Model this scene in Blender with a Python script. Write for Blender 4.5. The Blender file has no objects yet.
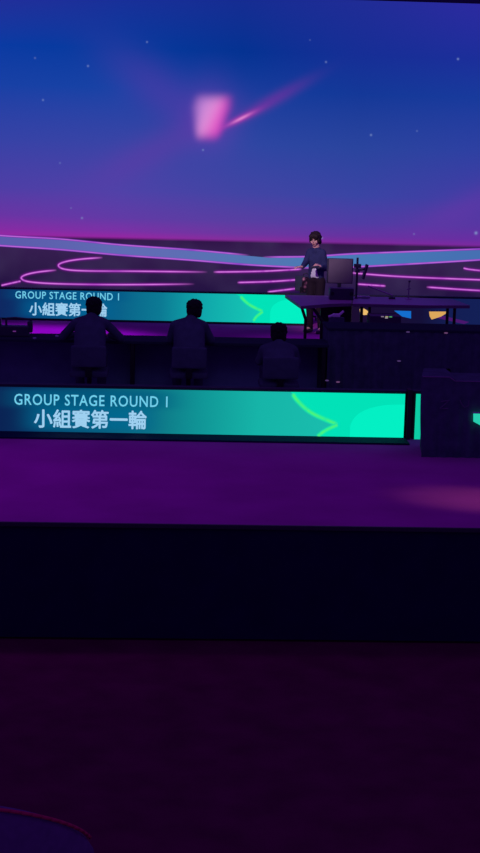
import bpy, bmesh, math, random
from mathutils import Vector, Matrix
random.seed(7)
S = bpy.context.scene
COL = S.collection
R = math.radians

# ---------------------------------------------------------------- camera
CAMZ, F, PITCH, YAW, ROLL = 3.3, 1600.0, math.atan(292.5/1600), R(3.0), R(1.5)
cd = bpy.data.cameras.new('camera'); cam = bpy.data.objects.new('camera', cd); COL.objects.link(cam)
cd.sensor_fit = 'VERTICAL'; cd.sensor_height = 24; cd.lens = F/853*24; cd.clip_end = 200
CM = Matrix.Rotation(-YAW, 3, 'Z') @ Matrix.Rotation(math.pi/2-PITCH, 3, 'X') @ Matrix.Rotation(ROLL, 3, 'Z')
cam.matrix_world = Matrix.Translation((0, 0, CAMZ)) @ CM.to_4x4()
S.camera = cam
def ray(px, py): return CM @ Vector(((px-240)/F, -(py-426.5)/F, -1))
def at(px, py, Y):                       # photo point on the vertical plane y = Y
    d = ray(px, py); return Vector((0, 0, CAMZ)) + d*(Y/d.y)
def onz(px, py, Z):                      # photo point on the level z = Z
    d = ray(px, py); return Vector((0, 0, CAMZ)) + d*((Z-CAMZ)/d.z)

# ---------------------------------------------------------------- world, light, exposure
S.view_settings.view_transform = 'Standard'; S.view_settings.look = 'None'
S.view_settings.exposure = 0; S.view_settings.gamma = 1
def lin(c): return tuple(((v/255)/12.92 if v/255 <= .04045 else ((v/255+.055)/1.055)**2.4) for v in c)
def lin4(c): return lin(c)+(1,)
w = bpy.data.worlds.new('world'); S.world = w; w.use_nodes = True
w.node_tree.nodes['Background'].inputs[0].default_value = (.30, .085, 1, 1)
w.node_tree.nodes['Background'].inputs[1].default_value = .25
def lamp(kind, name, loc, target, energy, color, **kw):
    l = bpy.data.lights.new(name, kind); l.energy = energy; l.color = color
    for k, v in kw.items(): setattr(l, k, v)
    o = bpy.data.objects.new(name, l); COL.objects.link(o); o.location = loc
    o.rotation_euler = (Vector(target)-Vector(loc)).to_track_quat('-Z', 'Y').to_euler(); return o
lamp('SPOT', 'dim_blue_fill_light', (.3, 12.5, 6.0), (.6, 19.2, .5), 170, (.32, .32, 1), spot_size=R(38), spot_blend=1, shadow_soft_size=1.2)  # added blue fill to lift the seated backs and desk front, no real fixture
# purple washes rigged over the stage
lamp('SPOT', 'purple_wash_light', (-3.5, 15.6, 6.5), (-2.9, 15.1, 0), 300, (.42, .0, 1), spot_size=R(64), spot_blend=1, shadow_soft_size=.4)
lamp('SPOT', 'purple_wash_light', (1.0, 15.4, 6.5), (.9, 15.0, 0), 120, (.42, .0, 1), spot_size=R(60), spot_blend=1, shadow_soft_size=.4)
lamp('SPOT', 'purple_wash_light', (-2.2, 25, 7), (-2.2, 24.8, 0), 3300, (.42, .0, 1), spot_size=R(46), spot_blend=.6, shadow_soft_size=.3)
lamp('SPOT', 'purple_wash_light', (3.0, 25, 7), (3.0, 25, .7), 620, (.42, .06, 1), spot_size=R(36), spot_blend=.7, shadow_soft_size=.3)
wsp = onz(484, 500, 0)
lamp('SPOT', 'warm_spot_light', (wsp.x+4, wsp.y-1.2, 4.0), wsp, 430, (.9, .95, .4), spot_size=R(13), spot_blend=1, shadow_soft_size=.1)
kp = onz(322, 333, 0)
lamp('SPOT', 'player_key_light', (-1.0, 18.0, 6.0), (kp.x, kp.y, 1.25), 2300, (1, .82, .95), spot_size=R(13), spot_blend=.5, shadow_soft_size=.2)
lamp('SPOT', 'blue_house_light', (-3.2, 6.0, 3.5), (-1.75, 8.1, -.2), 5, (.15, .02, 1), spot_size=R(40), spot_blend=1, shadow_soft_size=.2)

# ---------------------------------------------------------------- materials
def mat(name, col, rough=.8, spec=.3, metal=0, noise=.0, nscale=8, bump=0, sheen=0):
    m = bpy.data.materials.new(name); m.use_nodes = True; t = m.node_tree; b = t.nodes['Principled BSDF']
    b.inputs['Roughness'].default_value = rough; b.inputs['Metallic'].default_value = metal
    b.inputs['Specular IOR Level'].default_value = spec
    c = lin(col); b.inputs['Base Color'].default_value = c+(1,)
    if noise or bump:
        tc = t.nodes.new('ShaderNodeTexCoord'); n = t.nodes.new('ShaderNodeTexNoise')
        n.inputs['Scale'].default_value = nscale; n.inputs['Detail'].default_value = 6
        t.links.new(tc.outputs['Object'], n.inputs['Vector'])
        if noise:
            r = t.nodes.new('ShaderNodeValToRGB'); t.links.new(n.outputs['Fac'], r.inputs[0])
            r.color_ramp.elements[0].position = .3; r.color_ramp.elements[1].position = .7
            r.color_ramp.elements[0].color = tuple(v*(1-noise) for v in c)+(1,)
            r.color_ramp.elements[1].color = tuple(min(1, v*(1+noise)) for v in c)+(1,)
            t.links.new(r.outputs[0], b.inputs['Base Color'])
        if bump:
            bp = t.nodes.new('ShaderNodeBump'); bp.inputs['Strength'].default_value = bump; bp.inputs['Distance'].default_value = .01
            t.links.new(n.outputs['Fac'], bp.inputs['Height']); t.links.new(bp.outputs[0], b.inputs['Normal'])
    return m
def emis(name, col, strength=1):
    m = bpy.data.materials.new(name); m.use_nodes = True; t = m.node_tree; t.nodes.clear()
    e = t.nodes.new('ShaderNodeEmission'); o = t.nodes.new('ShaderNodeOutputMaterial')
    e.inputs[0].default_value = lin4(col); e.inputs[1].default_value = strength
    t.links.new(e.outputs[0], o.inputs[0]); return m

class E:                                 # arithmetic on shader sockets
    t = None
    def __init__(s, v): s.v = v
    @staticmethod
    def op(o, *a, clamp=False):
        n = E.t.nodes.new('ShaderNodeMath'); n.operation = o; n.use_clamp = clamp
        for i, x in enumerate(a):
            x = x.v if isinstance(x, E) else x
            if isinstance(x, (int, float)): n.inputs[i].default_value = x
            else: E.t.links.new(x, n.inputs[i])
        return E(n.outputs[0])
    def __add__(s, o): return E.op('ADD', s, o)
    def __radd__(s, o): return E.op('ADD', o, s)
    def __sub__(s, o): return E.op('SUBTRACT', s, o)
    def __rsub__(s, o): return E.op('SUBTRACT', o, s)
    def __mul__(s, o): return E.op('MULTIPLY', s, o)
    def __rmul__(s, o): return E.op('MULTIPLY', o, s)
    def __truediv__(s, o): return E.op('DIVIDE', s, o)
    def abs(s): return E.op('ABSOLUTE', s)
    def pow(s, p): return E.op('POWER', s, p)
    def exp(s): return E.op('EXPONENT', s)
    def clamp(s): return E.op('ADD', s, 0.0, clamp=True)
def mixc(fac, a, b, mode='MIX'):
    n = E.t.nodes.new('ShaderNodeMix'); n.data_type = 'RGBA'; n.blend_type = mode
    for sock, x in ((n.inputs[0], fac), (n.inputs[6], a), (n.inputs[7], b)):
        x = x.v if isinstance(x, E) else x
        if isinstance(x, (int, float)): sock.default_value = x
        elif isinstance(x, tuple): sock.default_value = lin4(x)
        else: E.t.links.new(x, sock)
    return n.outputs[2]
def ramp(fac, stops, interp='EASE'):
    n = E.t.nodes.new('ShaderNodeValToRGB'); n.color_ramp.interpolation = interp
    E.t.links.new(fac.v if isinstance(fac, E) else fac, n.inputs[0])
    el = n.color_ramp.elements
    while len(el) < len(stops): el.new(.5)
    for e, (p, c) in zip(el, sorted(stops)): e.position = p; e.color = lin4(c)
    return n.outputs[0]
def screen_mat(name):
    m = bpy.data.materials.new(name); m.use_nodes = True; t = m.node_tree; t.nodes.clear(); E.t = t
    uv = t.nodes.new('ShaderNodeUVMap'); sp = t.nodes.new('ShaderNodeSeparateXYZ'); t.links.new(uv.outputs[0], sp.inputs[0])
    return m, t, E(sp.outputs[0]), E(sp.outputs[1])
def finish(t, color, alpha=None, strength=1):
    e = t.nodes.new('ShaderNodeEmission'); t.links.new(color, e.inputs[0]); e.inputs[1].default_value = strength
    o = t.nodes.new('ShaderNodeOutputMaterial')
    if alpha is None: t.links.new(e.outputs[0], o.inputs[0]); return
    tr = t.nodes.new('ShaderNodeBsdfTransparent'); mx = t.nodes.new('ShaderNodeMixShader')
    t.links.new(alpha.v, mx.inputs[0]); t.links.new(tr.outputs[0], mx.inputs[1]); t.links.new(e.outputs[0], mx.inputs[2])
    t.links.new(mx.outputs[0], o.inputs[0])
def strip_mat(name, core, edge, p=1.3, amax=1.0):     # a soft drawn line: u runs along, v across
    m, t, u, v = screen_mat(name)
    d = (v*2-1).abs(); k = (1-d).clamp()
    a = (k.pow(p)*1.5*amax).clamp() * E.op('MINIMUM', (u*12).clamp(), ((1-u)*12).clamp())
    n = t.nodes.new('ShaderNodeTexNoise'); n.noise_dimensions = '1D'; n.inputs['Scale'].default_value = 7; t.links.new(u.v, n.inputs['W'])
    finish(t, mixc(k.pow(2.2)*((E(n.outputs['Fac'])-.12)*2.4).clamp(), edge, core), a); return m

# ---------------------------------------------------------------- mesh helpers
def link(name, me, m=None, parent=None, base=None, smooth=False):
    o = bpy.data.objects.new(name, me); COL.objects.link(o)
    if m is not None:
        for x in (m if isinstance(m, (list, tuple)) else [m]): me.materials.append(x)
    if parent is not None:
        o.parent = parent
    if smooth:
        for p in me.polygons: p.use_smooth = True
    return o
def bm_obj(name, bm, m, parent=None, smooth=False):
    """vertices are in the parent's space"""
    bmesh.ops.recalc_face_normals(bm, faces=bm.faces)
    me = bpy.data.meshes.new(name); bm.to_mesh(me); bm.free(); return link(name, me, m, parent, smooth=smooth)
def box(bm, x0, x1, y0, y1, z0, z1, bev=0):
    r = bmesh.ops.create_cube(bm, size=1)
    for v in r['verts']:
        v.co = Vector((x0+(x1-x0)*(v.co.x+.5), y0+(y1-y0)*(v.co.y+.5), z0+(z1-z0)*(v.co.z+.5)))
    if bev:
        es = list({e for v in r['verts'] for e in v.link_edges})
        bmesh.ops.bevel(bm, geom=es, offset=bev, segments=2, affect='EDGES', profile=.6)
    return bm
def tube(bm, p0, p1, r0, r1=None, seg=12, caps=True):
    r1 = r0 if r1 is None else r1; p0 = Vector(p0); p1 = Vector(p1); d = p1-p0
    q = d.to_track_quat('Z', 'Y').to_matrix().to_4x4()
    bmesh.ops.create_cone(bm, cap_ends=caps, segments=seg, radius1=r0, radius2=max(r1, 1e-4), depth=d.length, matrix=Matrix.Translation((p0+p1)/2) @ q)
    return bm
def ball(bm, c, r, sub=2, rot=None):
    r = (r, r, r) if isinstance(r, (int, float)) else r
    M = Matrix.Translation(c) @ ((rot or Matrix.Identity(3)).to_4x4()) @ Matrix.Diagonal((*r, 1))
    bmesh.ops.create_icosphere(bm, subdivisions=sub, radius=1, matrix=M); return bm
def cap(bm, p0, p1, r0, r1=None):
    r1 = r0 if r1 is None else r1
    tube(bm, p0, p1, r0, r1, 14); ball(bm, p0, r0); ball(bm, p1, r1)
def prism(bm, pts, z0, z1):
    a = [bm.verts.new((x, y, z0)) for x, y in pts]; b = [bm.verts.new((x, y, z1)) for x, y in pts]; n = len(pts)
    bm.faces.new(a[::-1]); bm.faces.new(b)
    for i in range(n): bm.faces.new((a[i], a[(i+1) % n], b[(i+1) % n], b[i]))
def polytube(bm, pts, r, seg=8):
    for a, b in zip(pts, pts[1:]): tube(bm, a, b, r, r, seg)
    for p in pts[1:-1]: ball(bm, p, r, 1)
def voxel(bm, size, smooth=4):           # fuse overlapping volumes into one continuous surface
    me = bpy.data.meshes.new('tmp'); bm.to_mesh(me); bm.free()
    o = bpy.data.objects.new('tmp', me); COL.objects.link(o)
    m = o.modifiers.new('r', 'REMESH'); m.mode = 'VOXEL'; m.voxel_size = size
    s = o.modifiers.new('s', 'SMOOTH'); s.factor = .5; s.iterations = smooth
    bpy.context.view_layer.update()
    me2 = bpy.data.meshes.new_from_object(o.evaluated_get(bpy.context.evaluated_depsgraph_get()))
    bpy.data.objects.remove(o); bpy.data.meshes.remove(me)
    for p in me2.polygons: p.use_smooth = True
    return me2
def thing(name, label, cat, loc, rz=0, group=None):
    o = bpy.data.objects.new(name, None); COL.objects.link(o); o.location = loc; o.rotation_euler = (0, 0, rz)
    o.empty_display_size = .1; o['label'] = label; o['category'] = cat
    if group: o['group'] = group
    return o
def tag(o, label, cat, group=None):
    o['label'] = label; o['category'] = cat
    if group: o['group'] = group
    return o
def struct(o): o['kind'] = 'structure'; return o

# ---------------------------------------------------------------- layout distances (metres from the camera)
Y_NEAR, Y_FAR, Y_WALL = 17.4, 28.0, 31.5
Y_EDGE = onz(200, 524.3, 0).y; ZAUD = at(200, 641, Y_EDGE).z
M_floor = mat('stage floor vinyl', (165, 56, 150), .7, .0, noise=.12, nscale=1.2, bump=.05)
M_riser = mat('stage skirt cloth', (30, 8, 62), .95, .05, noise=.1, nscale=5)
M_aud = mat('hall carpet', (96, 20, 66), .95, .02, noise=.18, nscale=3, bump=.3)
M_top = mat('dull black top', (46, 52, 66), .9, .02)
M_black = mat('black cloth', (72, 84, 98), .95, .05, noise=.2, nscale=10)
M_metal = mat('dark metal', (34, 32, 40), .45, .5, metal=.6)
M_plas = mat('dark plastic', (48, 44, 66), .5, .4)
M_frame = mat('black frame', (34, 26, 50), .6, .3)

# ---------------------------------------------------------------- structure
b = bmesh.new(); box(b, -9, 9, Y_EDGE, 33.5, ZAUD+.02, 0)
st = struct(bm_obj('stage_platform', b, [M_floor, M_riser]))
for p in st.data.polygons: p.material_index = 0 if p.normal.z > .5 else 1
b = bmesh.new(); box(b, -9, 9, -1, Y_EDGE+.3, ZAUD-.1, ZAUD); struct(bm_obj('floor', b, M_aud))
b = bmesh.new(); box(b, -9, 9, 32.4, 32.6, -.0, 9); struct(bm_obj('wall_back', b, mat('back wall drape', (70, 40, 110), .9, .1)))
b = bmesh.new(); box(b, -9, 9, Y_EDGE-.03, Y_EDGE, -.035, .004, .006)
struct(bm_obj('trim_1', b, mat('stage nosing', (52, 44, 60), .6, .3)))

# ---------------------------------------------------------------- the LED wall
WS = 1/ (at(241, 120, Y_WALL).x-at(240, 120, Y_WALL).x)          # pixels per metre on the wall
x0, x1 = -6.4, at(480, 100, Y_WALL).x+1.6
ztop = at(440, 2.6, Y_WALL).z; zh = at(240, 241, Y_WALL).z; zbot = .12
m_sky, t, U, V = screen_mat('screen picture of a night sky')
h = (V-zh)/(ztop-zh)                                             # 0 on the drawn horizon, 1 at the top
cols = {
 0:   [(0, (150, 40, 162)), (.03, (132, 44, 164)), (.085, (106, 52, 164)), (.2, (78, 62, 166)), (.4, (54, 66, 166)), (.62, (24, 64, 165)), (.78, (10, 58, 162)), (1, (36, 44, 152))],
 120: [(0, (152, 36, 162)), (.03, (124, 48, 166)), (.085, (98, 58, 166)), (.2, (78, 66, 168)), (.4, (56, 68, 166)), (.62, (22, 66, 165)), (.78, (4, 58, 158)), (1, (26, 46, 152))],
 240: [(0, (136, 44, 156)), (.03, (108, 54, 160)), (.085, (88, 62, 162)), (.2, (66, 68, 164)), (.4, (46, 70, 163)), (.62, (18, 60, 156)), (.78, (4, 50, 146)), (1, (22, 44, 146))],
 360: [(0, (128, 40, 154)), (.03, (102, 50, 160)), (.085, (80, 60, 164)), (.2, (58, 68, 164)), (.4, (42, 68, 158)), (.62, (20, 56, 152)), (.78, (22, 46, 150)), (1, (32, 44, 150))],
 480: [(0, (126, 40, 158)), (.03, (104, 46, 162)), (.085, (88, 54, 162)), (.2, (66, 60, 164)), (.4, (46, 64, 162)), (.62, (24, 58, 156)), (.78, (28, 46, 154)), (1, (44, 42, 160))]}
prev = None; keys = sorted(cols)
for k in keys:
    c = ramp(h.clamp(), cols[k], 'LINEAR')
    if prev is None: prev = c; px = k; continue
    a, bb = at(px, 120, Y_WALL).x, at(k, 120, Y_WALL).x
    prev = mixc(((U-a)/(bb-a)).clamp(), prev, c); px = k
def loc2(px, py, ang=0):
    """screen coordinates in pixels around a point, turned by ang"""
    p = at(px, py, Y_WALL); dx, dy = (U-p.x)*WS, (V-p.z)*WS
    c, s = math.cos(R(ang)), math.sin(R(ang)); return dx*c+dy*s, dy*c-dx*s
def add(c, g, col): return mixc(g.clamp(), c, col, 'MIX')
# soft fan of haze up-left of the comet, trail towards lower left
a, c2 = loc2(165, 95, -35); prev = add(prev, ((a/62).pow(2)*-1 - (c2.abs()/22).pow(2)).exp()*.32, (95, 52, 170))
a, c2 = loc2(160, 148, 28); prev = add(prev, ((a/75).pow(2)*-1 - (c2.abs()/17).pow(2)).exp()*.24, (120, 42, 165))
a, c2 = loc2(470, 205, 25); prev = add(prev, ((a/60).pow(2)*-1 - (c2.abs()/14).pow(2)).exp()*.25, (120, 50, 170))
# streak
a, c2 = loc2(268, 103, 30); prev = add(prev, ((a/40).pow(2)*-1 - (c2.abs()/6).pow(2)).exp()*.42, (128, 40, 162))
a, c2 = loc2(240, 119, 27); prev = add(prev, ((a/19).pow(2)*-1 - (c2.abs()/3.0).pow(2)).exp()*.75, (195, 60, 180))
a, c2 = loc2(241, 118.5, 28); prev = add(prev, ((a/10).pow(2)*-1 - (c2.abs()/1.4).pow(2)).exp()*.85, (232, 140, 212))
# halo and body of the comet
a, c2 = loc2(211, 116, 0); prev = add(prev, ((a/24).pow(2)*-1 - (c2.abs()/30).pow(2)).exp()*.38, (120, 58, 180))
a, c2 = loc2(211, 117.3, 0)
wdt = 15.2 + E.op('MAXIMUM', E.op('MINIMUM', c2*.17, 1.5), -6.0); a2 = a - c2*.13 + 0.5
body = ((a2.abs()/wdt).pow(4)*-1 - (c2.abs()/20.3).pow(5)).exp()
side = ((a + c2*-.45)/34+.45).clamp()
prev = mixc(body.clamp(), prev, ramp(side, [(0, (188, 128, 212)), (.35, (222, 142, 216)), (.65, (228, 98, 202)), (1, (205, 56, 185))], 'B_SPLINE'))
# stars
for (sx, sy, sr, br) in ((88, 66, 1.3, .55), (147, 42, 1.2, .5), (43, 100, 1.3, .5), (35, 58, 1.2, .35), (203, 150, 1.3, .5), (326, 62, 1.3, .5),
                         (371, 135, 1.4, .6), (458, 59, 1.4, .7), (82, 218, 1.4, .5), (476, 233, 2.0, .8), (60, 163, 1.2, .3), (417, 131, 1.2, .3),
                         (322, 238, 1.3, .5), (310, 40, 1.0, .25), (414, 234, 1.2, .35), (71, 208, 1.1, .3)):
    a, c2 = loc2(sx, sy); prev = add(prev, ((a/(sr*.75)).pow(2)*-1-(c2.abs()/(sr*.75)).pow(2)).exp()*br*.7, (150, 175, 225))
# ground of the drawn arena below the horizon
n = t.nodes.new('ShaderNodeTexNoise'); n.inputs['Scale'].default_value = 1.1; n.inputs['Detail'].default_value = 2
uvn = [x for x in t.nodes if x.type == 'UVMAP'][0]; t.links.new(uvn.outputs[0], n.inputs['Vector'])
gr = ramp(((V-zbot)/(zh-zbot)).clamp(), [(0, (32, 16, 64)), (.45, (46, 26, 72)), (.8, (54, 30, 80)), (1, (48, 20, 72))], 'LINEAR')
gr = mixc(((E(n.outputs['Fac'])-.42)*2).clamp(), gr, (60, 46, 88))
prev = mixc(((V-zh)*18+.5).clamp(), gr, prev)
finish(t, prev)
m_neon = strip_mat('drawn neon line', (236, 142, 240), (150, 26, 176), .8)
m_neon2 = strip_mat('drawn neon glow', (150, 25, 160), (110, 10, 140), 1.5, .42)
m_road, t, U, V = screen_mat('drawn glowing road')
finish(t, ramp(U, [(0, (92, 92, 172)), (.3, (96, 108, 180)), (.55, (82, 118, 178)), (.7, (72, 122, 182)), (1, (70, 112, 178))]))
m_roadline = strip_mat('drawn road border', (215, 120, 225), (120, 45, 190), .8)

wall = thing('led_wall', 'huge LED wall at the back showing a blue and magenta sky with a pink comet over neon lines', 'LED wall', ((x0+x1)/2, Y_WALL, 0))
WL = wall.location
class Pic:                               # flat picture on a screen, several layers of drawing in one mesh
    def __init__(s, Y, base, mats): s.Y, s.base, s.mats, s.bm = Y, Vector(base), mats, bmesh.new(); s.uv = s.bm.loops.layers.uv.new('UVMap')
    def quad(s, pts, uvs, mi, layer=0):
        f = s.bm.faces.new([s.bm.verts.new(Vector((p[0], s.Y-.002*layer, p[1]))-s.base) for p in pts]); f.material_index = mi
        for l, q in zip(f.loops, uvs): l[s.uv].uv = q
    def line(s, px, wpx, mi, layer, scale, zr=None):
        P = catmull([Vector((at(x, y, s.Y).x, at(x, y, s.Y).z)) for x, y in px]); hw = wpx/scale/2
        if zr: P = [p for p in P if zr[0]+hw*.3 < p.y < zr[1]-hw*.3]
        n = len(P)
        N = []
        for i in range(n):
            d = (P[min(i+1, n-1)]-P[max(i-1, 0)]).normalized(); N.append(Vector((-d.y, d.x))*hw)
        for i in range(n-1):
            u0, u1 = i/(n-1), (i+1)/(n-1)
            s.quad([P[i]-N[i], P[i+1]-N[i+1], P[i+1]+N[i+1], P[i]+N[i]], [(u0, 0), (u1, 0), (u1, 1), (u0, 1)], mi, layer)
    def band(s, top, bot, mi, layer, ufun):
        top = catmull([Vector((at(x, y, s.Y).x, at(x, y, s.Y).z)) for x, y in top], 12); bot = catmull([Vector((at(x, y, s.Y).x, at(x, y, s.Y).z)) for x, y in bot], 12)
        for i in range(len(top)-1):
            pts = [bot[i], bot[i+1], top[i+1], top[i]]; s.quad(pts, [ufun(p) for p in pts], mi, layer)
    def done(s, parent, name='picture'):
        me = bpy.data.meshes.new(name); s.bm.to_mesh(me); s.bm.free(); return link(name, me, s.mats, parent)
def catmull(P, k=8):
    if len(P) == 2: return [P[0].lerp(P[1], i/6) for i in range(7)]
    out = []
    for i in range(len(P)-1):
        a, b_, c, d = P[max(i-1, 0)], P[i], P[i+1], P[min(i+2, len(P)-1)]
        for j in range(k):
            u = j/k; out.append(.5*((2*b_)+(c-a)*u+(2*a-5*b_+4*c-d)*u*u+(3*b_-a-3*c+d)*u**3))
    return out+[P[-1]]
b = bmesh.new(); box(b, x0-.02-WL.x, x1+.02-WL.x, .02, .2, 0.0, ztop+.02)
bm_obj('cabinet', b, M_frame, wall)
pc = Pic(Y_WALL, WL, [m_sky, m_neon, m_neon2, m_road, m_roadline])
pc.quad([(x0, zbot), (x1, zbot), (x1, ztop), (x0, ztop)], [(x0, zbot), (x1, zbot), (x1, ztop), (x0, ztop)], 0)
uf = lambda p: ((p[0]-at(0, 250, Y_WALL).x)/(at(480, 250, Y_WALL).x-at(0, 250, Y_WALL).x), 0)
pc.band([(-90, 228), (0, 236.5), (60, 240), (120, 245.5), (190, 250.5), (250, 256), (330, 263)], [(-90, 239), (0, 245.5), (60, 249.5), (120, 255), (190, 260), (250, 264.5), (330, 268.5)], 3, 1, uf)
pc.band([(262, 258), (310, 256), (350, 254), (400, 252.5), (480, 250), (560, 247)], [(262, 265), (310, 267.5), (350, 266.5), (400, 264), (480, 259.5), (560, 254)], 3, 2, uf)
for L in ([(-90, 228), (0, 235.5), (60, 239), (120, 244.8), (190, 249.8), (250, 255.3)], [(-90, 239), (0, 245.5), (60, 249.5), (120, 255), (190, 260), (250, 264.8), (310, 268)],
          [(262, 257), (310, 256.5), (350, 254), (400, 252), (480, 249), (560, 246)], [(300, 268), (350, 267), (400, 264.5), (480, 259.8), (560, 254)]):
    pc.line(L, 2.6, 4, 3, WS)
neon = ([(103, 257.5), (82, 259), (66, 261.5), (58.5, 265), (64, 269), (85, 270.8), (140, 271.2), (208, 272)], [(213, 272), (262, 271.2), (302, 269)],
        [(57, 270), (38, 272), (25, 275), (21.5, 278.5), (30, 281.8), (60, 283.8), (120, 284.6), (195, 284)], [(1, 285.5), (12, 283), (21, 281)],
        [(237, 282.5), (270, 281.5), (300, 279.5)], [(267, 292), (300, 288)], [(348, 272.5), (400, 276.5), (480, 279.8), (560, 283)],
        [(357, 284), (386, 286)], [(426, 287), (480, 290.5), (560, 294)], [(463, 268), (480, 270.5), (560, 277)])
for L in neon: pc.line(L, 7, 2, 4, WS); pc.line(L, 2.7, 1, 5, WS)
pc.done(wall)

# ---------------------------------------------------------------- LED banners with lettering
m_text = emis('lit lettering', (112, 208, 236), 1.0)
m_text2 = emis('lit characters', (158, 208, 240), 1.0)
def text_obj(words, pxbox, Y, m, parent, base, bold, space=1.0, name='lettering'):
    """each word (or character) is a part; strokes are thickened by laying shifted copies together"""
    (xa, ya), (xb, yb), ybot = pxbox; A = at(xa, ya, Y); B = at(xb, yb, Y); hgt = A.z-at(xa, ybot, Y).z
    full = ''.join(words); meshes = []; adv = 0
    def glyphs(body):
        c = bpy.data.curves.new('t', 'FONT'); c.body = body; c.space_character = space; c.resolution_u = 3
        o = bpy.data.objects.new('t', c); COL.objects.link(o); bpy.context.view_layer.update()
        me = bpy.data.meshes.new_from_object(o.evaluated_get(bpy.context.evaluated_depsgraph_get())); bpy.data.objects.remove(o); return me
    me = glyphs(full); xs = [v.co.x for v in me.vertices]; ys = [v.co.y for v in me.vertices]; X0, X1, Z0, Z1 = min(xs), max(xs), min(ys), max(ys)
    done = ''
    for wd in words:
        done += wd
        g = glyphs(wd.strip()); right = max(v.co.x for v in glyphs(done.rstrip()).vertices); sh = right-max(v.co.x for v in g.vertices)
        bm = bmesh.new(); K = [(0, 0)]+[(bold*math.cos(a*math.pi/4), bold*math.sin(a*math.pi/4)) for a in range(8)]
        for q, (dx, dy) in enumerate(K):
            k0 = len(bm.verts); bm.from_mesh(g); bm.verts.ensure_lookup_table()
            for v in bm.verts[k0:]:
                u = (v.co.x+sh+dx-X0)/(X1-X0); t_ = (v.co.y+dy-Z0)/(Z1-Z0)
                v.co = Vector((A.x+u*(B.x-A.x), Y-.012-.0003*q, A.z-hgt+t_*hgt))-Vector(base)
        me2 = bpy.data.meshes.new(name); bm.to_mesh(me2); bm.free(); link(name, me2, m, parent)
def banner(label, Y, xl, xr, z0, z1, stops, texts, curve, petal, halo, plinth=False):
    """xl, xr: world x of the ends; stops: picture colours by photo column"""
    base = Vector(((xl+xr)/2, Y, 0)); bn = thing('led_banner', label, 'LED banner', base, 0, 'LED banners standing on the stage')
    b = bmesh.new(); box(b, xl-base.x-.03, xr-base.x+.02, .012, .14, 0, z1+.03, .008); bm_obj('cabinet', b, M_frame, bn)
    if plinth: b = bmesh.new(); box(b, xl-base.x-.03, xr-base.x+.02, -.34, .011, 0, .02, .004); bm_obj('base_plinth', b, mat('plinth', (14, 34, 62), .8, .05), bn)
    m, t, U, V = screen_mat('banner picture')
    zc = (z0+z1)/2; X = lambda p: at(p, 360, Y).x
    lo, hi = X(stops[0][0]), X(stops[-1][0])
    c = ramp(((U-lo)/(hi-lo)).clamp(), [((X(p)-lo)/(hi-lo), q) for p, q in stops], 'LINEAR')
    for (pa, pb, q0, q1, col, amt) in halo:
        A = at(pa, q0, Y); B = at(pb, q1, Y); ax = (U-(A.x+B.x)/2)/((B.x-A.x)/2); az = (V-(A.z+B.z)/2)/((A.z-B.z)/2)
        c = mixc((((ax.abs()).pow(6)*-1-(az.abs()).pow(4)).exp()*amt).clamp(), c, col)
    finish(t, c)
    mats = [m, strip_mat('drawn lime curve', (84, 246, 110), (20, 235, 165), .7), emis('drawn petal', (2, 226, 184)), emis('drawn bright petal', (4, 240, 196))]
    pc = Pic(Y, base, mats); sc = 1/(X(241)-X(240))
    pc.quad([(xl, z0), (xr, z0), (xr, z1), (xl, z1)], [(xl, z0), (xr, z0), (xr, z1), (xl, z1)], 0)
    if curve:
        C = curve; W = lambda P: catmull([Vector((at(x, y, Y).x, max(z0, min(z1, at(x, y, Y).z)))) for x, y in P], 10)
        up = W(C[0]); dn = W(C[1])
        for seg in (up, dn):
            for i in range(len(seg)-1):
                pts = [seg[i], seg[i+1], Vector((xr, seg[i+1].y)), Vector((xr, seg[i].y))]
                pc.quad(pts, [(0, 0)]*4, 2, 1)
        pt = W(petal)
        for i in range(len(pt)-1):
            pc.quad([pt[i], pt[i+1], Vector((pt[i+1].x, z0)), Vector((pt[i].x, z0))], [(0, 0)]*4, 3, 2)
        pc.line(C[0], C[2], 1, 3, sc, (z0, z1)); pc.line(C[1], C[2]*.9, 1, 4, sc, (z0, z1))
    pc.done(bn)
    for tx in texts: text_obj(tx[0], tx[1], Y, tx[2], bn, base, tx[3], tx[4])
    return bn
g0, g1 = at(200, 436.3, Y_NEAR).z, at(200, 390.3, Y_NEAR).z
nb = banner('long teal LED banner near the stage edge, its GROUP STAGE ROUND 1 lettering fully readable', Y_NEAR,
    at(-70, 400, Y_NEAR).x, at(405, 400, Y_NEAR).x, g0, g1,
    [(-20, (12, 28, 78)), (30, (8, 44, 92)), (90, (10, 78, 112)), (150, (14, 112, 132)), (200, (16, 148, 150)), (260, (22, 180, 168)), (340, (26, 190, 174)), (405, (14, 235, 190))],
    [(['GROUP ', 'STAGE ', 'ROUND ', '1'], ((14.5, 393.6), (167.5, 397.5), 404.4), m_text, .011, 1.12), (list('小組賽第一輪'), ((34.5, 409.0), (146.5, 412.0), 427.0), m_text2, .022, 1.0)],
    ([(291, 390), (297, 400), (312, 413), (338, 424.5)], [(338, 424.5), (326, 430), (318, 436), (314, 441)], 6.2),
    [(350, 440), (350.5, 425), (357, 415), (369, 408.5), (386, 405), (404.8, 404.5)],
    [(8, 175, 388, 410, (0, 92, 130), .75), (26, 154, 404, 433, (0, 105, 145), .8)], True)
f0, f1 = at(200, 321.5, Y_FAR).z, at(200, 293.3, Y_FAR).z
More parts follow.
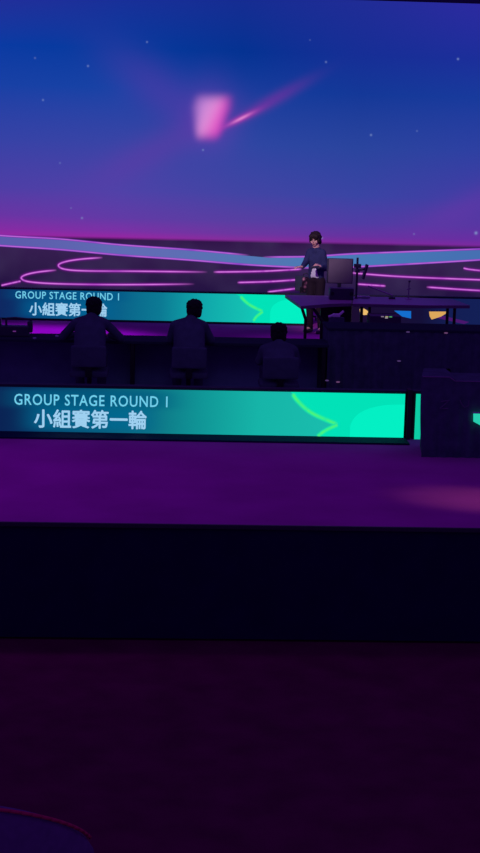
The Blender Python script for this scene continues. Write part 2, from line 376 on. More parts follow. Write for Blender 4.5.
fb = banner('smaller teal LED banner farther up the stage, its lettering half hidden by a seated head', Y_FAR,
    at(-45, 300, Y_FAR).x, at(309, 300, Y_FAR).x, f0, f1,
    [(-20, (18, 30, 88)), (30, (8, 52, 110)), (70, (10, 76, 125)), (120, (10, 98, 138)), (160, (12, 122, 148)), (200, (16, 165, 170)), (240, (20, 190, 178)), (309, (0, 235, 200))],
    [(['GROUP ', 'STAGE ', 'ROUND ', '1'], ((15.5, 291.0), (119, 293.8), 298.2), m_text, .011, 1.1), (list('小組賽第一輪'), ((29.5, 302.2), (107, 304.3), 315.0), m_text2, .022, 1.0)],
    ([(236, 290), (242, 298), (250, 305), (263, 311.5)], [(263, 311.5), (257, 316), (254, 320), (252, 325)], 4.6),
    [(270, 326), (270.5, 311), (275, 304), (285, 300), (309, 298)],
    [(10, 125, 288, 302, (0, 85, 135), .7), (22, 114, 299, 319, (0, 100, 150), .75)])
# the banner goes on to the right with a dark picture
xr0, xr1 = at(352, 310, Y_FAR).x, at(520, 310, Y_FAR).x
rb = banner('dark navy LED banner behind the desks, with a blue block and gold shapes', Y_FAR, xr0, xr1, f0, f1,
    [(352, (26, 12, 48)), (395, (24, 14, 52)), (420, (20, 16, 56)), (448, (20, 30, 84)), (520, (18, 34, 90))], [], None, None, [])
for nm, c, layer, pts in (('blue_shape', (20, 110, 205), 5, [(394, 310.5), (411, 311), (411, 318.5), (402, 316.5)]),
        ('gold_shape', (222, 168, 92), 5, [(429, 311.5), (449, 311.5), (441, 316.5), (431.5, 319.5), (429.5, 316)]),
        ('purple_shape', (74, 22, 108), 4, [(437, 318), (442, 315.5), (469, 322), (464, 324)]),
        ('gold_shape', (236, 190, 110), 5, [(359.5, 309), (364, 308.5), (368, 311), (370, 314.5), (364, 315), (360, 313.5)])):
    pc = Pic(Y_FAR, rb.location, [emis(nm, c)])
    pc.bm.faces.new([pc.bm.verts.new(Vector((at(x, y, Y_FAR).x, Y_FAR-.002*layer, at(x, y, Y_FAR).z))-pc.base) for x, y in pts]); pc.done(rb, nm)
# the near banner also goes on behind the draped case
cb = banner('narrow teal end of LED banner showing between the post and the black case', Y_NEAR+.02, at(416.2, 400, Y_NEAR).x, at(470, 400, Y_NEAR).x, g0, g1,
    [(405, (14, 205, 165)), (500, (14, 205, 165))], [], None, None, [])
b = bmesh.new(); xa, xb = at(405, 400, Y_NEAR).x+.03, at(412.6, 400, Y_NEAR).x-.012
box(b, xa, xb, Y_NEAR-.02, Y_NEAR+.1, 0, g1+.05, .006)
tag(bm_obj('banner_post', b, mat('post purple grey', (60, 40, 60), .7, .2)), 'dark upright post at the right end of the near teal banner', 'post')

# ---------------------------------------------------------------- people
M_skin = mat('skin', (228, 170, 160), .55, .3); M_hair = mat('dark hair', (44, 28, 34), .7, .3, noise=.3, nscale=60, bump=.6)
M_hairb = mat('black hair', (20, 16, 22), .8, .2, noise=.3, nscale=60, bump=.6)
M_jacket = mat('navy jacket', (50, 54, 98), .8, .2, noise=.12, nscale=14, bump=.3); M_shirt = mat('white shirt', (225, 220, 232), .8, .2)
M_pants = mat('charcoal trousers', (40, 27, 40), .85, .15, noise=.1, nscale=12)
M_dcloth = mat('dark clothes', (70, 76, 94), .9, .05, noise=.12, nscale=12, bump=.3); M_shoe = mat('shoe', (60, 56, 66), .6, .3)
M_eye = mat('eye', (20, 14, 16), .3, .5); M_lip = mat('lips', (176, 96, 96), .5, .3)
def hand(bm, wrist, direc, palm_n, curl=.5, L=.095):
    """palm, four unequal bent fingers and a thumb off the side"""
    d = Vector(direc).normalized(); n = Vector(palm_n); n = (n-d*n.dot(d)).normalized(); s = d.cross(n)
    w = Vector(wrist); m = w+d*L*.9
    cap(bm, w, w+d*.03, .024, .026)
    for k in (-1.5, -.5, .5, 1.5): cap(bm, w+d*.02+s*k*.013, m+s*k*.019, .014, .012)
    for k, ln in zip((-1.5, -.5, .5, 1.5), (.062, .078, .072, .056)):
        p = m+s*k*.019; dd = d.copy()
        for j, fr in enumerate((.45, .32, .23)):
            ang = curl*(.6+.5*j); dd = (dd*math.cos(ang)+n*math.sin(ang)).normalized(); q = p+dd*ln*fr*1.1
            cap(bm, p, q, .0095-.0008*j, .0088-.0008*j); p = q
    p = w+d*.025-s*.026; q = p+(d*.6-s*.75+n*.25).normalized()*.04; r_ = q+(d*.95-s*.2+n*.3).normalized()*.034
    cap(bm, p, q, .013, .0115); cap(bm, q, r_, .011, .009)
def head_parts(root, H, yaw, tilt, hairm, long=False, detail=True):
    """H: head centre in the person's space; the face looks to -Y before yaw"""
    rot = Matrix.Rotation(yaw, 3, 'Z') @ Matrix.Rotation(tilt[0], 3, 'X') @ Matrix.Rotation(tilt[1], 3, 'Y')
    T = lambda v: H+rot @ Vector(v)
    hb = bmesh.new()
    def hball(c, r): ball(hb, T(c), r, 3, rot)
    hball((0, .022, .03), (.096, .110, .102)); hball((0, .045, -.01), (.092, .088, .09))
    for x, z, rr in ((-.05, .075, .034), (-.015, .083, .036), (.02, .085, .036), (.055, .075, .032)): hball((x, -.062, z-.012), (rr, .034, .04))
    for s in (-1, 1): hball((s*.078, -.015, .0), (.018, .045, .06)); hball((s*.05, .07, -.05), (.04, .04, .05))
    for i in range(34):
        q = 1-(i+.5)/34*1.15; a = i*2.4; e = math.sqrt(max(0, 1-q*q)); u = Vector((e*math.cos(a), e*math.sin(a), q))
        if u.y < -.2 and u.z < .45: continue
        hball((.088*u.x, .022+.1*u.y, .03+.092*u.z), (.024+.006*math.sin(i*5), .026, .024))
    link('hair', voxel(hb, .009, 2), hairm, root)
    if detail:
        for s in (-1, 1):
            eb = bmesh.new(); ball(eb, T((s*.031, -.0925, .0)), (.0135, .006, .007), 2, rot); bm_obj('eye', eb, M_eye, root, True)
        lb = bmesh.new(); ball(lb, T((0, -.094, -.062)), (.022, .006, .006), 2, rot); bm_obj('mouth', lb, M_lip, root, True)
    return T, rot
def head_body(bm, T, rot, neck):
    bl = lambda c, r: ball(bm, T(c), r, 3, rot)
    bl((0, .01, .02), (.076, .095, .093)); bl((0, -.025, -.035), (.060, .066, .068)); bl((0, -.05, -.078), (.032, .034, .026))
    bl((0, -.096, -.022), (.012, .016, .018)); cap(bm, T((0, -.088, .012)), T((0, -.098, -.02)), .008, .011)
    for s in (-1, 1): bl((s*.078, .01, -.005), (.012, .022, .032)); bl((s*.036, -.06, -.03), (.028, .03, .028))
    cap(bm, T((0, .02, -.05)), neck, .055, .058)
def figure(name, label, loc, rz, J, mats, faceyaw=0, tilt=(0, 0), shirt=None, detail=True, group=None, top='jacket'):
    root = thing(name, label, 'person', loc, rz, group); V_ = Vector
    J = {k: V_(v) for k, v in J.items()}; mjacket, mpants, mhair = mats
    T, rot = head_parts(root, J['head'], faceyaw, tilt, mhair, detail=detail)
    b = bmesh.new(); head_body(b, T, rot, J['neck'])
    cap(b, J['neck'], J['chest'], .052, .082); cap(b, J['chest'], J['pelvis'], .085, .085)
    for s in 'LR':
        cap(b, J['neck']-V_((0, 0, .05)), J['sh'+s], .05, .045); cap(b, J['sh'+s], J['el'+s], .044, .035); cap(b, J['el'+s], J['wr'+s], .034, .023)
        hand(b, J['wr'+s], J['hd'+s], J['hn'+s], J.get('curl'+s, V_((.35, 0, 0))).x)
        cap(b, J['pelvis'], J['hip'+s], .084, .075); cap(b, J['hip'+s], J['kn'+s], .075, .05); cap(b, J['kn'+s], J['an'+s], .048, .033)
        cap(b, J['an'+s], J['an'+s]+J['ft'+s].normalized()*.12-V_((0, 0, .035)), .034, .026)
    link('body', voxel(b, .0075, 3), M_skin, root)
    # jacket
    jr, kw = (0, .04) if shirt else (.026, .07)
    b = bmesh.new(); sw = (J['shL']-J['shR']).normalized(); up = (J['neck']-J['pelvis']).normalized()
    hem = J['pelvis']+up*(.02 if shirt else .06)
    for k in (-1, 0, 1):
        cap(b, J['neck']-up*.08+sw*k*.085, J['chest']+sw*k*kw, .07, .098+jr); cap(b, J['chest']+sw*k*kw, hem+sw*k*kw*.9, .098+jr, .102+jr)
    for s in 'LR':
        cap(b, J['neck']-up*.045, J['sh'+s], .066, .058); cap(b, J['sh'+s], J['el'+s], .058, .052); cap(b, J['el'+s], J['wr'+s].lerp(J['el'+s], .08), .055, .040)
    cap(b, J['neck']-up*.01, J['neck']-up*.04, .07, .078)
    me = voxel(b, .013, 3)
    if shirt:                            # open front: cut a wedge out of the cloth and show the shirt
        bm = bmesh.new(); bm.from_mesh(me); fwd = V_((0, -1, 0))
        zt = J['neck'].z; kill = [f for f in bm.faces if (lambda c: c.y < J['chest'].y-.055 and abs(c.x-J['chest'].x-.015) < .02+max(0, (zt-.25-c.z))*.25 and c.z < zt-.26 and abs(c.x-J['chest'].x) < .1)(f.calc_center_median())]
        bmesh.ops.delete(bm, geom=kill, context='FACES'); bm.to_mesh(me); bm.free()
        b = bmesh.new()
        for k in (-1, 0, 1): cap(b, J['neck']-up*.10+sw*k*.06, J['chest']+sw*k*.04, .06, .088); cap(b, J['chest']+sw*k*.04, J['pelvis']+up*.06+sw*k*.035, .088, .098)
        link('shirt', voxel(b, .013, 3), M_shirt, root)
    j = link(top, me, mjacket, root); sol = j.modifiers.new('thickness', 'SOLIDIFY'); sol.thickness = .006
    b = bmesh.new()
    for s in 'LR':
        cap(b, J['pelvis'], J['hip'+s], .094, .092); cap(b, J['hip'+s], J['kn'+s], .09, .068); cap(b, J['kn'+s], J['an'+s]+(J['kn'+s]-J['an'+s])*.03, .068, .052)
    link('trousers', voxel(b, .012, 3), mpants, root)
    for s in 'LR':
        b = bmesh.new(); f = J['ft'+s].normalized(); A = J['an'+s]
        cap(b, V_((A.x, A.y, A.z-.035))-f*.03, V_((A.x, A.y, A.z-.042))+f*.08, .042, .040); cap(b, V_((A.x, A.y, A.z-.046))+f*.08, V_((A.x, A.y, A.z-.05))+f*.15, .040, .034)
        me = voxel(b, .01, 2)
        for v in me.vertices: v.co.z = max(v.co.z, A.z-.08)
        link('shoe', me, M_shoe, root)
    return root
# standing player
P = onz(313.5, 333, 0); TURN = R(-35)
def W(x, y, z):
    v = Matrix.Rotation(-TURN, 3, 'Z') @ Vector((x, y, z)); return tuple(v)
figure('person', 'person standing behind the desks in open navy jacket over white shirt, one arm reaching out', (P.x, P.y, 0), TURN, dict(
    head=W(-.03, -.03, 1.585), neck=(0, 0, 1.43), chest=(.0, .01, 1.24), pelvis=(.0, .03, .93),
    shL=W(-.10, .075, 1.375), elL=W(-.18, -.04, 1.19), wrL=W(-.245, -.20, 1.135), hdL=W(-.85, -.45, .02), hnL=(0, 0, -1),
    shR=W(.105, -.065, 1.37), elR=W(.165, -.05, 1.11), wrR=W(.06, -.225, 1.15), hdR=W(-.75, -.45, .15), hnR=W(.2, .6, -.6), curlR=(.8, 0, 0),
    hipL=(-.075, .03, .88), knL=(-.09, -.01, .49), anL=(-.10, .05, .08), ftL=(-.1, -1, 0),
    hipR=(.085, .03, .88), knR=(.10, -.01, .49), anR=(.11, .05, .08), ftR=(.15, -1, 0)),
    (M_jacket, M_pants, M_hair), R(10), (R(8), R(-3)), shirt=True)
# a small black controller in the bent hand
b = bmesh.new(); box(b, -.07, .07, -.03, .03, -.02, .02, .012)
for s in (-1, 1): ball(b, Vector((s*.06, -.02, -.012)), (.024, .036, .022), 2)
o = bm_obj('handheld_device', b, M_plas, None, True); o.location = (P.x-.035, P.y-.33, 1.15)
tag(o, 'small black device held at the waist of the standing person', 'device')

# ---------------------------------------------------------------- chairs
def office_chair(label, loc, rz, hb=.5, seatz=.46, wd=.46, group='dark swivel chairs'):
    c = thing('office_chair', label, 'chair', loc, rz, group)        # local -Y is the front
    b = bmesh.new(); box(b, -wd/2, wd/2, -.24, .22, seatz-.07, seatz, .025); bm_obj('seat', b, M_dcloth, c, False)
    b = bmesh.new(); box(b, -wd/2+.02, wd/2-.02, .215, .27, seatz+.06, seatz+hb, .024)
    for v in b.verts: v.co.y += .10*max(0, v.co.z-seatz-.05)**1.2
    bm_obj('backrest', b, M_dcloth, c)
    b = bmesh.new(); box(b, -.04, .04, .2, .26, seatz-.06, seatz+.14, .01); bm_obj('bracket', b, M_metal, c)
    b = bmesh.new(); tube(b, (0, 0, .09), (0, 0, seatz-.06), .028); bm_obj('column', b, M_metal, c)
    for i in range(5):
        a = i*math.tau/5+.3; x, y = .27*math.cos(a), .27*math.sin(a)
        b = bmesh.new(); tube(b, (0, 0, .11), (x, y, .07), .024, .016); l = bm_obj('leg', b, M_metal, c)
        b = bmesh.new(); tube(b, (x-.012, y, .027), (x+.012, y, .027), .027, seg=14); bm_obj('caster', b, M_plas, l)
    return c

# ---------------------------------------------------------------- the long dark desk with three seated people
def px_x(px, py, Y): return at(px, py, Y).x
tz = .75
ya = onz(200, 336.5, tz).y; yb_ = ya-.6
cz = .93; yc = onz(400, 323, cz).y; cl = px_x(322, 330, yc)
dl, dr = px_x(-60, 336, ya), cl-.004
dk = thing('long_desk', 'long black-covered desk in front of the three seated people', 'desk', ((dl+dr)/2, (ya+yb_)/2, 0))
hw, hd = (dr-dl)/2, .3
b = bmesh.new(); box(b, -hw, hw, -hd, hd, tz-.035, tz, .006); bm_obj('tabletop', b, M_top, dk)
b = bmesh.new(); box(b, -hw+.02, hw-.02, hd-.05, hd-.03, .0, tz-.035); bm_obj('front_panel', b, mat('grey panel', (104, 116, 150), .9, .05, noise=.1, nscale=6), dk)
for x in (-hw+.06, 0, hw-.06):
    b = bmesh.new(); box(b, x-.025, x+.025, -hd+.02, hd-.06, 0, tz-.035, .004); bm_obj('leg', b, M_metal, dk)
def seated(label, cx, topy, Y, elbows, lean=.12, slouch=0, chair=True, ch='', hx=0):
    """seen from behind; the figure is built facing -Y and turned round"""
    p = at(cx, topy, Y); zt = p.z; k = zt-1.285; z = lambda v: v+k
    x = 0
    e = elbows
    J = dict(head=(-hx, -.17-lean, z(1.158)), neck=(-hx*.4, -.10-lean, z(1.075)), chest=(0, -.04-lean*.6, z(.90)), pelvis=(0, .06, .60),
        hipL=(-.09, .02, .585), hipR=(.09, .02, .585), knL=(-.14, -.42, .56), knR=(.14, -.42, .56), anL=(-.13, -.46, .08), anR=(.13, -.46, .08), ftL=(-.1, -1, 0), ftR=(.1, -1, 0),
        shL=(-.175, -.08-lean, z(.985)), shR=(.175, -.08-lean, z(.985)),
        elL=(-e[1], -.16-lean, max(.66, z(.80))), elR=(e[0], -.16-lean, max(.66, z(.80))),
        wrL=(-e[1]*.62, -.40-lean, .81), wrR=(e[0]*.62, -.40-lean, .81), hdL=(.3, -1, 0), hdR=(-.3, -1, 0), hnL=(0, 0, -1), hnR=(0, 0, -1))
    figure('person', label, (p.x-hx, Y-.16-lean, 0), math.pi, J, (M_dcloth, M_dcloth, M_hairb), 0, (R(12), 0), top='top')
    if chair: office_chair(ch, (p.x-hx, Y-.16-lean, 0), math.pi, hb=.32, group='chairs of the three seated people')
YS = yb_-.16
seated('seated person in dark clothes seen from behind, leftmost, elbows spread wide on the desk', 94, 297.5, YS, (.34, .36), .14, hx=.035, ch='swivel chair under the leftmost seated person')
seated('seated person in dark clothes seen from behind, the middle one of three, with tousled hair', 194.5, 300, YS, (.225, .27), .10, hx=.06, ch='swivel chair under the middle seated person')
seated('seated person in dark clothes seen from behind, lowest and rightmost of the three', 279, 323.5, YS-.75, (.22, .22), .06, ch='swivel chair under the rightmost seated person')

# ---------------------------------------------------------------- right-hand black counter
cr = px_x(560, 330, yc)
ct = thing('equipment_counter', 'long black draped counter on the right, taller than the desk of the seated people', 'counter', ((cl+cr)/2, yc-.35, 0))
hw = (cr-cl)/2
b = bmesh.new(); box(b, -hw, hw, -.35, .35, cz-.03, cz, .006); bm_obj('countertop', b, M_top, ct)
b = bmesh.new()                          # pleated drape round the counter
pts = []
n = 90
for i in range(n+1): pts.append((-hw+.01+(2*hw-.02)*i/n, -.335+.012*math.sin(i*1.7)))
for i in range(1, 14): pts.append((hw-.01+.008*math.sin(i*1.7), -.335+.67*i/14))
for i in range(n+1): pts.append((hw-.01-(2*hw-.02)*i/n, .335+.010*math.sin(i*1.5)))
for i in range(1, 14): pts.append((-hw+.01+.008*math.sin(i*1.7), .335-.67*i/14))
prism(b, pts, 0, cz-.031); bm_obj('drape', b, M_black, ct)
M_ind = emis('dim indicator', (74, 52, 104)); M_ind2 = emis('dim warm indicator', (104, 66, 110))
for x, y, m in ((446, 333, M_ind2), (408, 332, M_ind), (399, 361, M_ind), (338, 382, M_ind2), (327, 380.5, M_ind)):
    p = at(x, y, yc-.70-.004)-ct.location
    b = bmesh.new(); ball(b, p, (.026, .012, .010), 2); bm_obj('indicator_light', b, m, ct)

# ---------------------------------------------------------------- far player desks
M_desk = mat('desk laminate', (96, 78, 104), .5, .4); M_desk2 = mat('desk underside', (50, 40, 60), .7, .3)
def player_desk(label, corners, legs, drop=.05, panel=None):
    P = [onz(x, y, .75) for x, y in corners]; c = sum(P, Vector())/len(P); c.z = 0
    d = thing('player_desk', label, 'desk', c, 0, 'player desks')
    b = bmesh.new(); prism(b, [((p-c).x, (p-c).y) for p in P], .75-drop, .75)
    bmesh.ops.bevel(b, geom=b.edges[:], offset=.004, segments=1, affect='EDGES'); bm_obj('tabletop', b, M_desk, d)
    if panel:
        A, B = onz(panel[0], panel[1], .75)-c, onz(panel[2], panel[1], .75)-c; b = bmesh.new(); box(b, A.x, B.x, A.y, A.y+.02, .06, .70, .003); bm_obj('modesty_panel', b, M_metal, d)
    for (x, y, sx) in legs:
        q = onz(x, y, .75)-c
        b = bmesh.new(); polytube(b, [(q.x, q.y, .75-drop), (q.x+sx, q.y, .42), (q.x+sx, q.y, .0)], .025, 10); bm_obj('leg', b, M_metal, d)
    return d
player_desk('left angular dark purple desk in front of the standing person', [(285, 294.8), (351.5, 296.2), (351.5, 303.2), (330, 303.8), (301, 306)], [(312, 303.5, .22), (346, 301, -.18), (300, 298.5, .1), (340, 298.5, -.1)], panel=(321, 299.5, 351))
player_desk('right dark purple desk with a tapered right end', [(352.5, 296.4), (400, 297.2), (453, 299), (470, 305.3), (425, 305.2), (352.5, 303.4)], [(362, 301, 0), (455, 303, 0), (370, 298.5, 0), (448, 300, 0)])
# monitor with pale grey back, PC below
YD = onz(340, 297.5, .75).y
def P_(x, y, Y=YD): return at(x, y, Y)
A, B = P_(326.5, 257.5), P_(351.5, 283)
mo = thing('monitor', 'large square-cornered grey-backed monitor on the left desk beside the standing person', 'monitor', ((A.x+B.x)/2, YD-.14, .75))
hx = (B.x-A.x)/2; zt, zb = A.z-.75, B.z-.75
b = bmesh.new(); box(b, -hx, hx, 0, .035, zb, zt, .008); bm_obj('bezel', b, M_plas, mo)
b = bmesh.new(); box(b, -hx+.025, hx-.012, -.012, 0, zb+.01, zt-.012, .004)
bm_obj('back_panel', b, mat('grey monitor back', (108, 92, 108), .6, .3, noise=.1, nscale=4), mo)
b = bmesh.new(); box(b, -.03, .03, .01, .05, .01, zb+.1, .006); bm_obj('stand', b, M_plas, mo)
b = bmesh.new(); box(b, -.13, .13, -.05, .13, 0, .014, .004); bm_obj('base', b, M_plas, mo)
p = P_(339, 296); b = bmesh.new(); box(b, -.19, .19, 0, .2, 0, .185, .01)
pcb = thing('console_box', 'dark box on the left desk under the grey-backed monitor', 'console', (p.x, YD-.4, .75))
bm_obj('case', b, M_plas, pcb)
for s in (-.15, .15):
    b = bmesh.new(); tube(b, (s, .0, .1), (s, -.006, .1), .03, seg=20); bm_obj('speaker_grille', b, M_metal, pcb)
# dark pole right of the monitor with clamp and a tilted thin display
q = P_(354, 297); zt = P_(354, 257).z-.75
po = thing('pole_mount', 'thin dark pole right of the grey-backed monitor, clamp holding a tilted display edge-on', 'pole mount', (q.x+.02, YD-.12, .75))
b = bmesh.new(); tube(b, (0, 0, .012), (0, 0, zt), .018); bm_obj('pole', b, M_plas, po)
b = bmesh.new(); tube(b, (0, 0, 0), (0, 0, .014), .03, .03, 20); bm_obj('base', b, M_plas, po)
b = bmesh.new(); box(b, -.055, .06, -.03, .03, zt-.16, zt-.10, .01); box(b, -.03, .04, -.035, .035, zt-.24, zt-.18, .01); bm_obj('clamp', b, M_plas, po)
b = bmesh.new(); polytube(b, [(0, 0, zt-.2), (.08, -.02, zt-.19), (.155, -.01, zt-.16)], .012); bm_obj('arm', b, M_metal, po)
A, B = P_(366, 264), P_(361.5, 279)
dp = Vector((P_(364, 271).x, YD-.13, P_(364, 271).z))-po.location
b = bmesh.new(); box(b, -.016, .016, -.09, .09, -.12, .12, .006); bmesh.ops.rotate(b, verts=b.verts, matrix=Matrix.Rotation(R(15), 3, 'Y')); bmesh.ops.translate(b, verts=b.verts, vec=dp); bm_obj('tilted_display', b, M_plas, po)
# keyboard-like box and cable arm on the right desk
q = onz(362, 297.5, .75); b = bmesh.new(); box(b, -.12, .12, -.05, .05, 0, .03, .006)
kb = bm_obj('keyboard', b, mat('grey keyboard', (150, 140, 160), .5, .4), None); kb.location = (q.x, q.y-.06, .75); tag(kb, 'small grey keyboard lying at the left end of the right desk', 'keyboard')
b = bmesh.new(); a0, a1 = at(368, 286, YD-.05), at(392, 296.5, YD-.05)
b2 = Vector((a1.x, a1.y, .755)); base = Vector((a1.x, a1.y, .75))
ar = thing('boom_arm', 'slanting grey boom arm rising leftwards from the right desk', 'boom arm', base)
polytube(b, [b2-base, a1-base+Vector((0, 0, .02)), a0-base], .011); bm_obj('arm', b, mat('grey metal', (120, 110, 130), .5, .4), ar)
b = bmesh.new(); box(b, -.05, .05, -.04, .04, 0, .03, .006); bm_obj('clamp', b, M_metal, ar)
# microphone stand on the right desk
q = at(408.5, 297, YD-.05); zt = at(408.5, 281.5, YD-.05).z-.75
ms = thing('microphone_stand', 'slim grey microphone stand with a crossbar on the right desk', 'microphone stand', (q.x, YD-.05, .75)); M_ms = mat('stand grey', (110, 80, 120), .5, .4)
b = bmesh.new(); tube(b, (0, 0, .01), (0, 0, zt), .009); bm_obj('pole', b, M_ms, ms)
b = bmesh.new(); tube(b, (-.035, 0, zt*.55), (.03, 0, zt*.6), .007); bm_obj('crossbar', b, M_ms, ms)
b = bmesh.new(); tube(b, (0, 0, 0), (0, 0, .012), .055, .05, 20); bm_obj('base', b, M_ms, ms)
b = bmesh.new(); cap(b, (0, -.01, zt), (0, -.05, zt+.01), .016, .018); bm_obj('microphone', b, M_plas, ms, True)
# low chair with a bag beside the standing person
q = at(303.5, 277, 28.75)
office_chair('low dark swivel chair left of the standing person with a patterned bag on it', (q.x, 28.75, 0), 0, hb=q.z-.46, wd=.30)
bq = at(306.5, 272.5, 28.6)
b = bmesh.new(); box(b, -.075, .075, -.07, .07, 0, bq.z-.55, .04)
for v in b.verts: v.co.x *= 1-.25*max(0, v.co.z/.5)
bg = thing('bag', 'crumpled bag with pale pink patches standing on the low dark chair', 'bag', (bq.x, 28.68, .462))
mb = mat('patterned bag cloth', (140, 90, 110), .8, .2); tt = mb.node_tree; E.t = tt
vo = tt.nodes.new('ShaderNodeTexVoronoi'); vo.inputs['Scale'].default_value = 16; tc = tt.nodes.new('ShaderNodeTexCoord'); tt.links.new(tc.outputs['Object'], vo.inputs['Vector'])
tt.links.new(ramp(vo.outputs['Distance'], [(.2, (220, 150, 160)), (.45, (110, 60, 90)), (.7, (30, 18, 36))]), tt.nodes['Principled BSDF'].inputs['Base Color'])
bm_obj('pouch', b, mb, bg)
b = bmesh.new(); polytube(b, [(x_, 0, bq.z-.56+h_) for x_, h_ in ((-.05, 0), (-.045, .06), (0, .08), (.045, .06), (.05, 0))], .01); bm_obj('handle', b, M_plas, bg)
# equipment under the right desk: a small rack with lights
q = onz(385, 324, 0)
rk = thing('audio_rack', 'small dark equipment rack with pale lights beneath the right desk', 'equipment rack', (at(384, 318, 24.6).x, 24.6, 0))
b = bmesh.new(); box(b, -.24, .24, -.2, .2, 0, .60, .01); bm_obj('case', b, M_plas, rk)
for (x, y, c) in ((383, 306.5, (150, 130, 160)), (387, 312.8, (190, 185, 130)), (391, 311, (90, 190, 120)), (386.5, 318, (170, 160, 180))):
    pp = at(x, y, 24.39)-rk.location; b = bmesh.new(); box(b, pp.x-.022, pp.x+.022, -.21, -.195, min(pp.z, .59)-.008, min(pp.z, .59)+.008, .002); bm_obj('indicator_light', b, emis('rack light', c, .7), rk)
# pale shoebox-like cable bundle left of the rack
q = at(336, 315, 23.3); cb2 = bmesh.new()
polytube(cb2, [(-.11, 0, 0), (-.03, 0, .03), (.05, -.01, .035), (.11, 0, .09)], .018)
box(cb2, -.05, .06, -.03, .03, .0, .05, .01)
tr = thing('cable_tray', 'pale cable bundle in a tray beneath the left desk', 'cable tray', (q.x, 23.3, 0))
bm = cb2; bmesh.ops.translate(bm, verts=bm.verts, vec=(0, 0, q.z-.03)); bm_obj('cable_bundle', bm, mat('pale cables', (225, 205, 225), .6, .3), tr)
b = bmesh.new(); box(b, -.10, .12, -.05, .05, 0, q.z-.035, .006); bm_obj('support', b, M_black, tr)

# ---------------------------------------------------------------- camcorder on the desk, left edge
p = at(15, 333, ya-.3)
cc = thing('video_camera', 'dark video camera with a top handle at the left end of the long desk', 'video camera', (p.x, ya-.3, .75))
u = 1/83.
b = bmesh.new(); box(b, -22*u, 15*u, -.08, .08, .0, .13, .012); bm_obj('body', b, M_plas, cc)
b = bmesh.new(); polytube(b, [(-9*u, 0, .12), (-9*u, 0, .215), (0, 0, .225), (16*u, 0, .21), (16.5*u, 0, .19)], .014); bm_obj('handle', b, M_plas, cc)
b = bmesh.new(); tube(b, (14*u, 0, .11), (18*u, 0, .11), .055, .062, 24); box(b, 13*u, 18*u, -.06, .06, .05, .19, .01); bm_obj('lens', b, M_plas, cc)
b = bmesh.new(); box(b, -22*u, -14*u, -.05, .05, .12, .22, .015); bm_obj('viewfinder', b, M_plas, cc)
b = bmesh.new(); box(b, -.02, .02, -.085, -.078, .06, .075, .002); bm_obj('indicator_light', b, emis('violet indicator', (96, 40, 120)), cc)
for (x, y, Y, lab, c) in ((34.5, 343, yb_+.04, 'tiny pale card lying on the long desk right of the video camera', (170, 150, 190)), (57, 332, yb_+.3, 'small pale phone by the left elbow of the leftmost seated person', (200, 180, 220))):
    q = at(x, y, Y); b = bmesh.new(); box(b, -.02, .02, -.012, .012, 0, .02, .003)
    o = bm_obj('card' if 'card' in lab else 'phone', b, mat('pale gloss', c, .4, .4), None); o.location = (q.x, Y, .75); tag(o, lab, 'card' if 'card' in lab else 'phone')

# ---------------------------------------------------------------- draped case near right
yk = onz(440, 457, 0).y
zk = at(432, 376.5, yk).z; zk2 = at(466, 381.2, yk).z
xl, xm, xr = at(420.5, 400, yk).x, at(451, 400, yk).x, at(480, 400, yk).x+.9
kc = thing('draped_case', 'large black cloth-covered case standing on the stage right of the near teal banner', 'case', ((xl+xr)/2, yk+.3, 0))
kx = kc.location.x
b = bmesh.new()                          # hanging cloth: the left corner flares to a point on the floor
N = 60
def prof(i, z):
    x = xl-kx+(xr-xl)*i/N; f = (1-z)
    return Vector((x-(.0+.02*f)*(1 if i < 3 else 0)+(.045*math.sin(z*math.pi)*0), -.30-.012*math.sin(i*1.3)*f-.02*f, 0))
rings = []
for j in range(9):
    z = j/8; row = []
    for i in range(N+1):
        pt = prof(i, z); top = zk if pt.x+kx < xm else zk2-.0
        x = pt.x + (.055*(1-z)**2 if i == 0 else (.03*(1-z)**2 if i == 1 else 0))
        row.append(Vector((x, pt.y, z*(top-.0))))
    for i in range(1, 13): row.append(Vector((xr-kx, -.3+.6*i/12, z*zk2)))
    for i in range(1, N+1): row.append(Vector((xr-kx-(xr-xl-.12)*i/N, .3, z*(zk if xr-(xr-xl)*i/N < xm else zk2))))
    for i in range(1, 12): row.append(Vector((xl-kx+.12*(1-i/12)+.05*(1-z)**2*(i/12)-.006*math.sin(i*2)*(1-z), .3-.6*i/12, z*zk)))
    rings.append([b.verts.new(v) for v in row])
for a, c in zip(rings, rings[1:]):
    for i in range(len(a)): b.faces.new((a[i], a[(i+1) % len(a)], c[(i+1) % len(a)], c[i]))
b.faces.new(rings[-1]); b.faces.new(rings[0][::-1]); bm_obj('cloth', b, M_black, kc)
M_edge = mat('pale edge highlight', (120, 96, 130), .5, .4)
b = bmesh.new(); yy = -.325
polytube(b, [(xl-kx+.01, yy, zk), (xm-kx-.03, yy, zk), (xm-kx+.03, yy, zk2+.003), (xr-kx, yy, zk2+.003)], .005, 6); bm_obj('edge_highlight', b, M_edge, kc)  # thin pale strip modelled in place of the highlight along the top edge
def mark(pts, r=.006):
    b = bmesh.new(); polytube(b, [at(x, y, yk-.042)-kc.location for x, y in pts], r, 6); bm_obj('emblem', b, mat('dull grey print', (96, 90, 112), .7, .2), kc)
mark([(441, 401.5), (449, 400.5), (440, 408.5), (448.5, 408.5)]); mark([(460, 400), (461.5, 404), (464.5, 407.5)]); mark([(464.5, 407.5), (468.5, 405.5), (469, 400.5)])
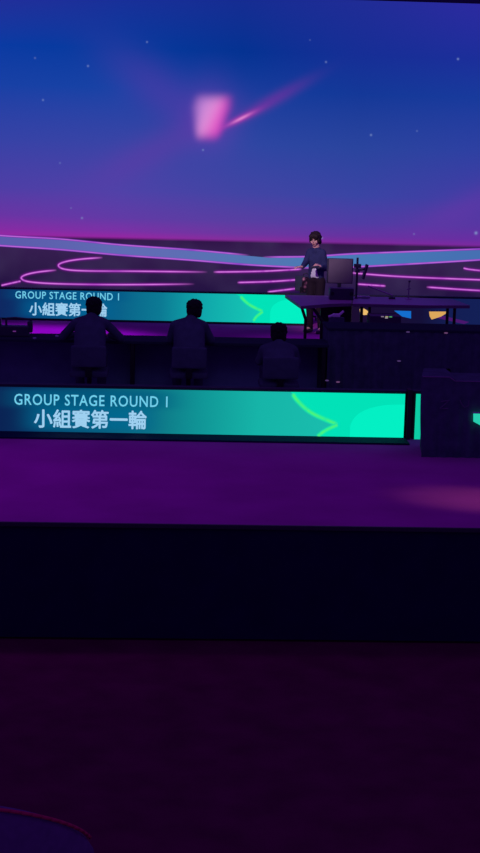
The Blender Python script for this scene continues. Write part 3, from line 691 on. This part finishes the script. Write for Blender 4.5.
# lit corner of a screen on the case front
A = at(473.3, 413.5, yk-.05)-kc.location; 
b = bmesh.new(); pts = [(473.3, 413.5), (500, 414.5), (500, 436), (473.3, 421.5)]
vs = [[b.verts.new(at(x, y, yk-.05+d)-kc.location) for x, y in pts] for d in (0, .04)]
b.faces.new(vs[0]); b.faces.new(vs[1][::-1])
for i in range(4): b.faces.new((vs[0][i], vs[0][(i+1) % 4], vs[1][(i+1) % 4], vs[1][i]))
bm_obj('lit_panel', b, emis('teal panel', (40, 205, 175)), kc)
b = bmesh.new(); polytube(b, [at(473, 412.6, yk-.05)-kc.location, at(500, 413.6, yk-.05)-kc.location], .007, 6); bm_obj('trim_strip', b, mat('pink strip', (190, 120, 190), .5, .3), kc)

# ---------------------------------------------------------------- rounded armchair in the foreground corner
ac = thing('tub_armchair', 'rounded armchair back in dim blue light at the bottom left corner', 'armchair', (at(-70, 830, 8.0).x, 8.15, ZAUD))
M_arm = mat('armchair velvet', (104, 74, 120), .9, .1, noise=.1, nscale=20)
zt = at(-28, 778, 8.0).z-ZAUD; rw = .86
b = bmesh.new(); n = 40
for (ro, ri) in ((1, 0),):
    outer = []; 
    secs = []
    for i in range(n+1):
        a = math.pi*i/n
        sec = []
        # the back's rim is highest in the middle and falls to the arms
        hgt = zt-.42+.42*math.sin(a)
        for r_, z in ((rw, 0.06), (rw+.01, hgt*.6), (rw, hgt-.06), (rw-.035, hgt-.01), (rw-.075, hgt), (rw-.115, hgt-.012), (rw-.15, hgt-.06), (rw-.15, .34), (rw-.15, .06)):
            sec.append(b.verts.new((r_*math.cos(a), -.55*r_*math.sin(a)/rw*rw-.0, z)))
        secs.append(sec)
    for s0, s1 in zip(secs, secs[1:]):
        for k in range(len(s0)): b.faces.new((s0[k], s0[(k+1) % len(s0)], s1[(k+1) % len(s0)], s1[k]))
    b.faces.new(secs[0]); b.faces.new(secs[-1][::-1])
bm_obj('backrest', b, M_arm, ac, True)
b = bmesh.new(); polytube(b, [((rw-.01)*math.cos(math.pi*i/n), -.55*(rw-.01)*math.sin(math.pi*i/n), zt-.42+.42*math.sin(math.pi*i/n)-.012) for i in range(2, n-1)], .010, 8); bm_obj('piping', b, mat('magenta piping', (190, 20, 90), .7, .1), ac, True)
b = bmesh.new(); prism(b, [(.45*math.cos(math.pi+math.pi*i/12), .22*math.sin(math.pi+math.pi*i/12)) for i in range(13)]+[(.45, .3), (-.45, .3)], .1, .44); bm_obj('seat', b, M_arm, ac)
for x, y in ((-.38, -.12), (.38, -.12), (-.38, .24), (.38, .24)):
    b = bmesh.new(); tube(b, (x, y, 0), (x, y, .1), .02, .025); bm_obj('leg', b, M_metal, ac)
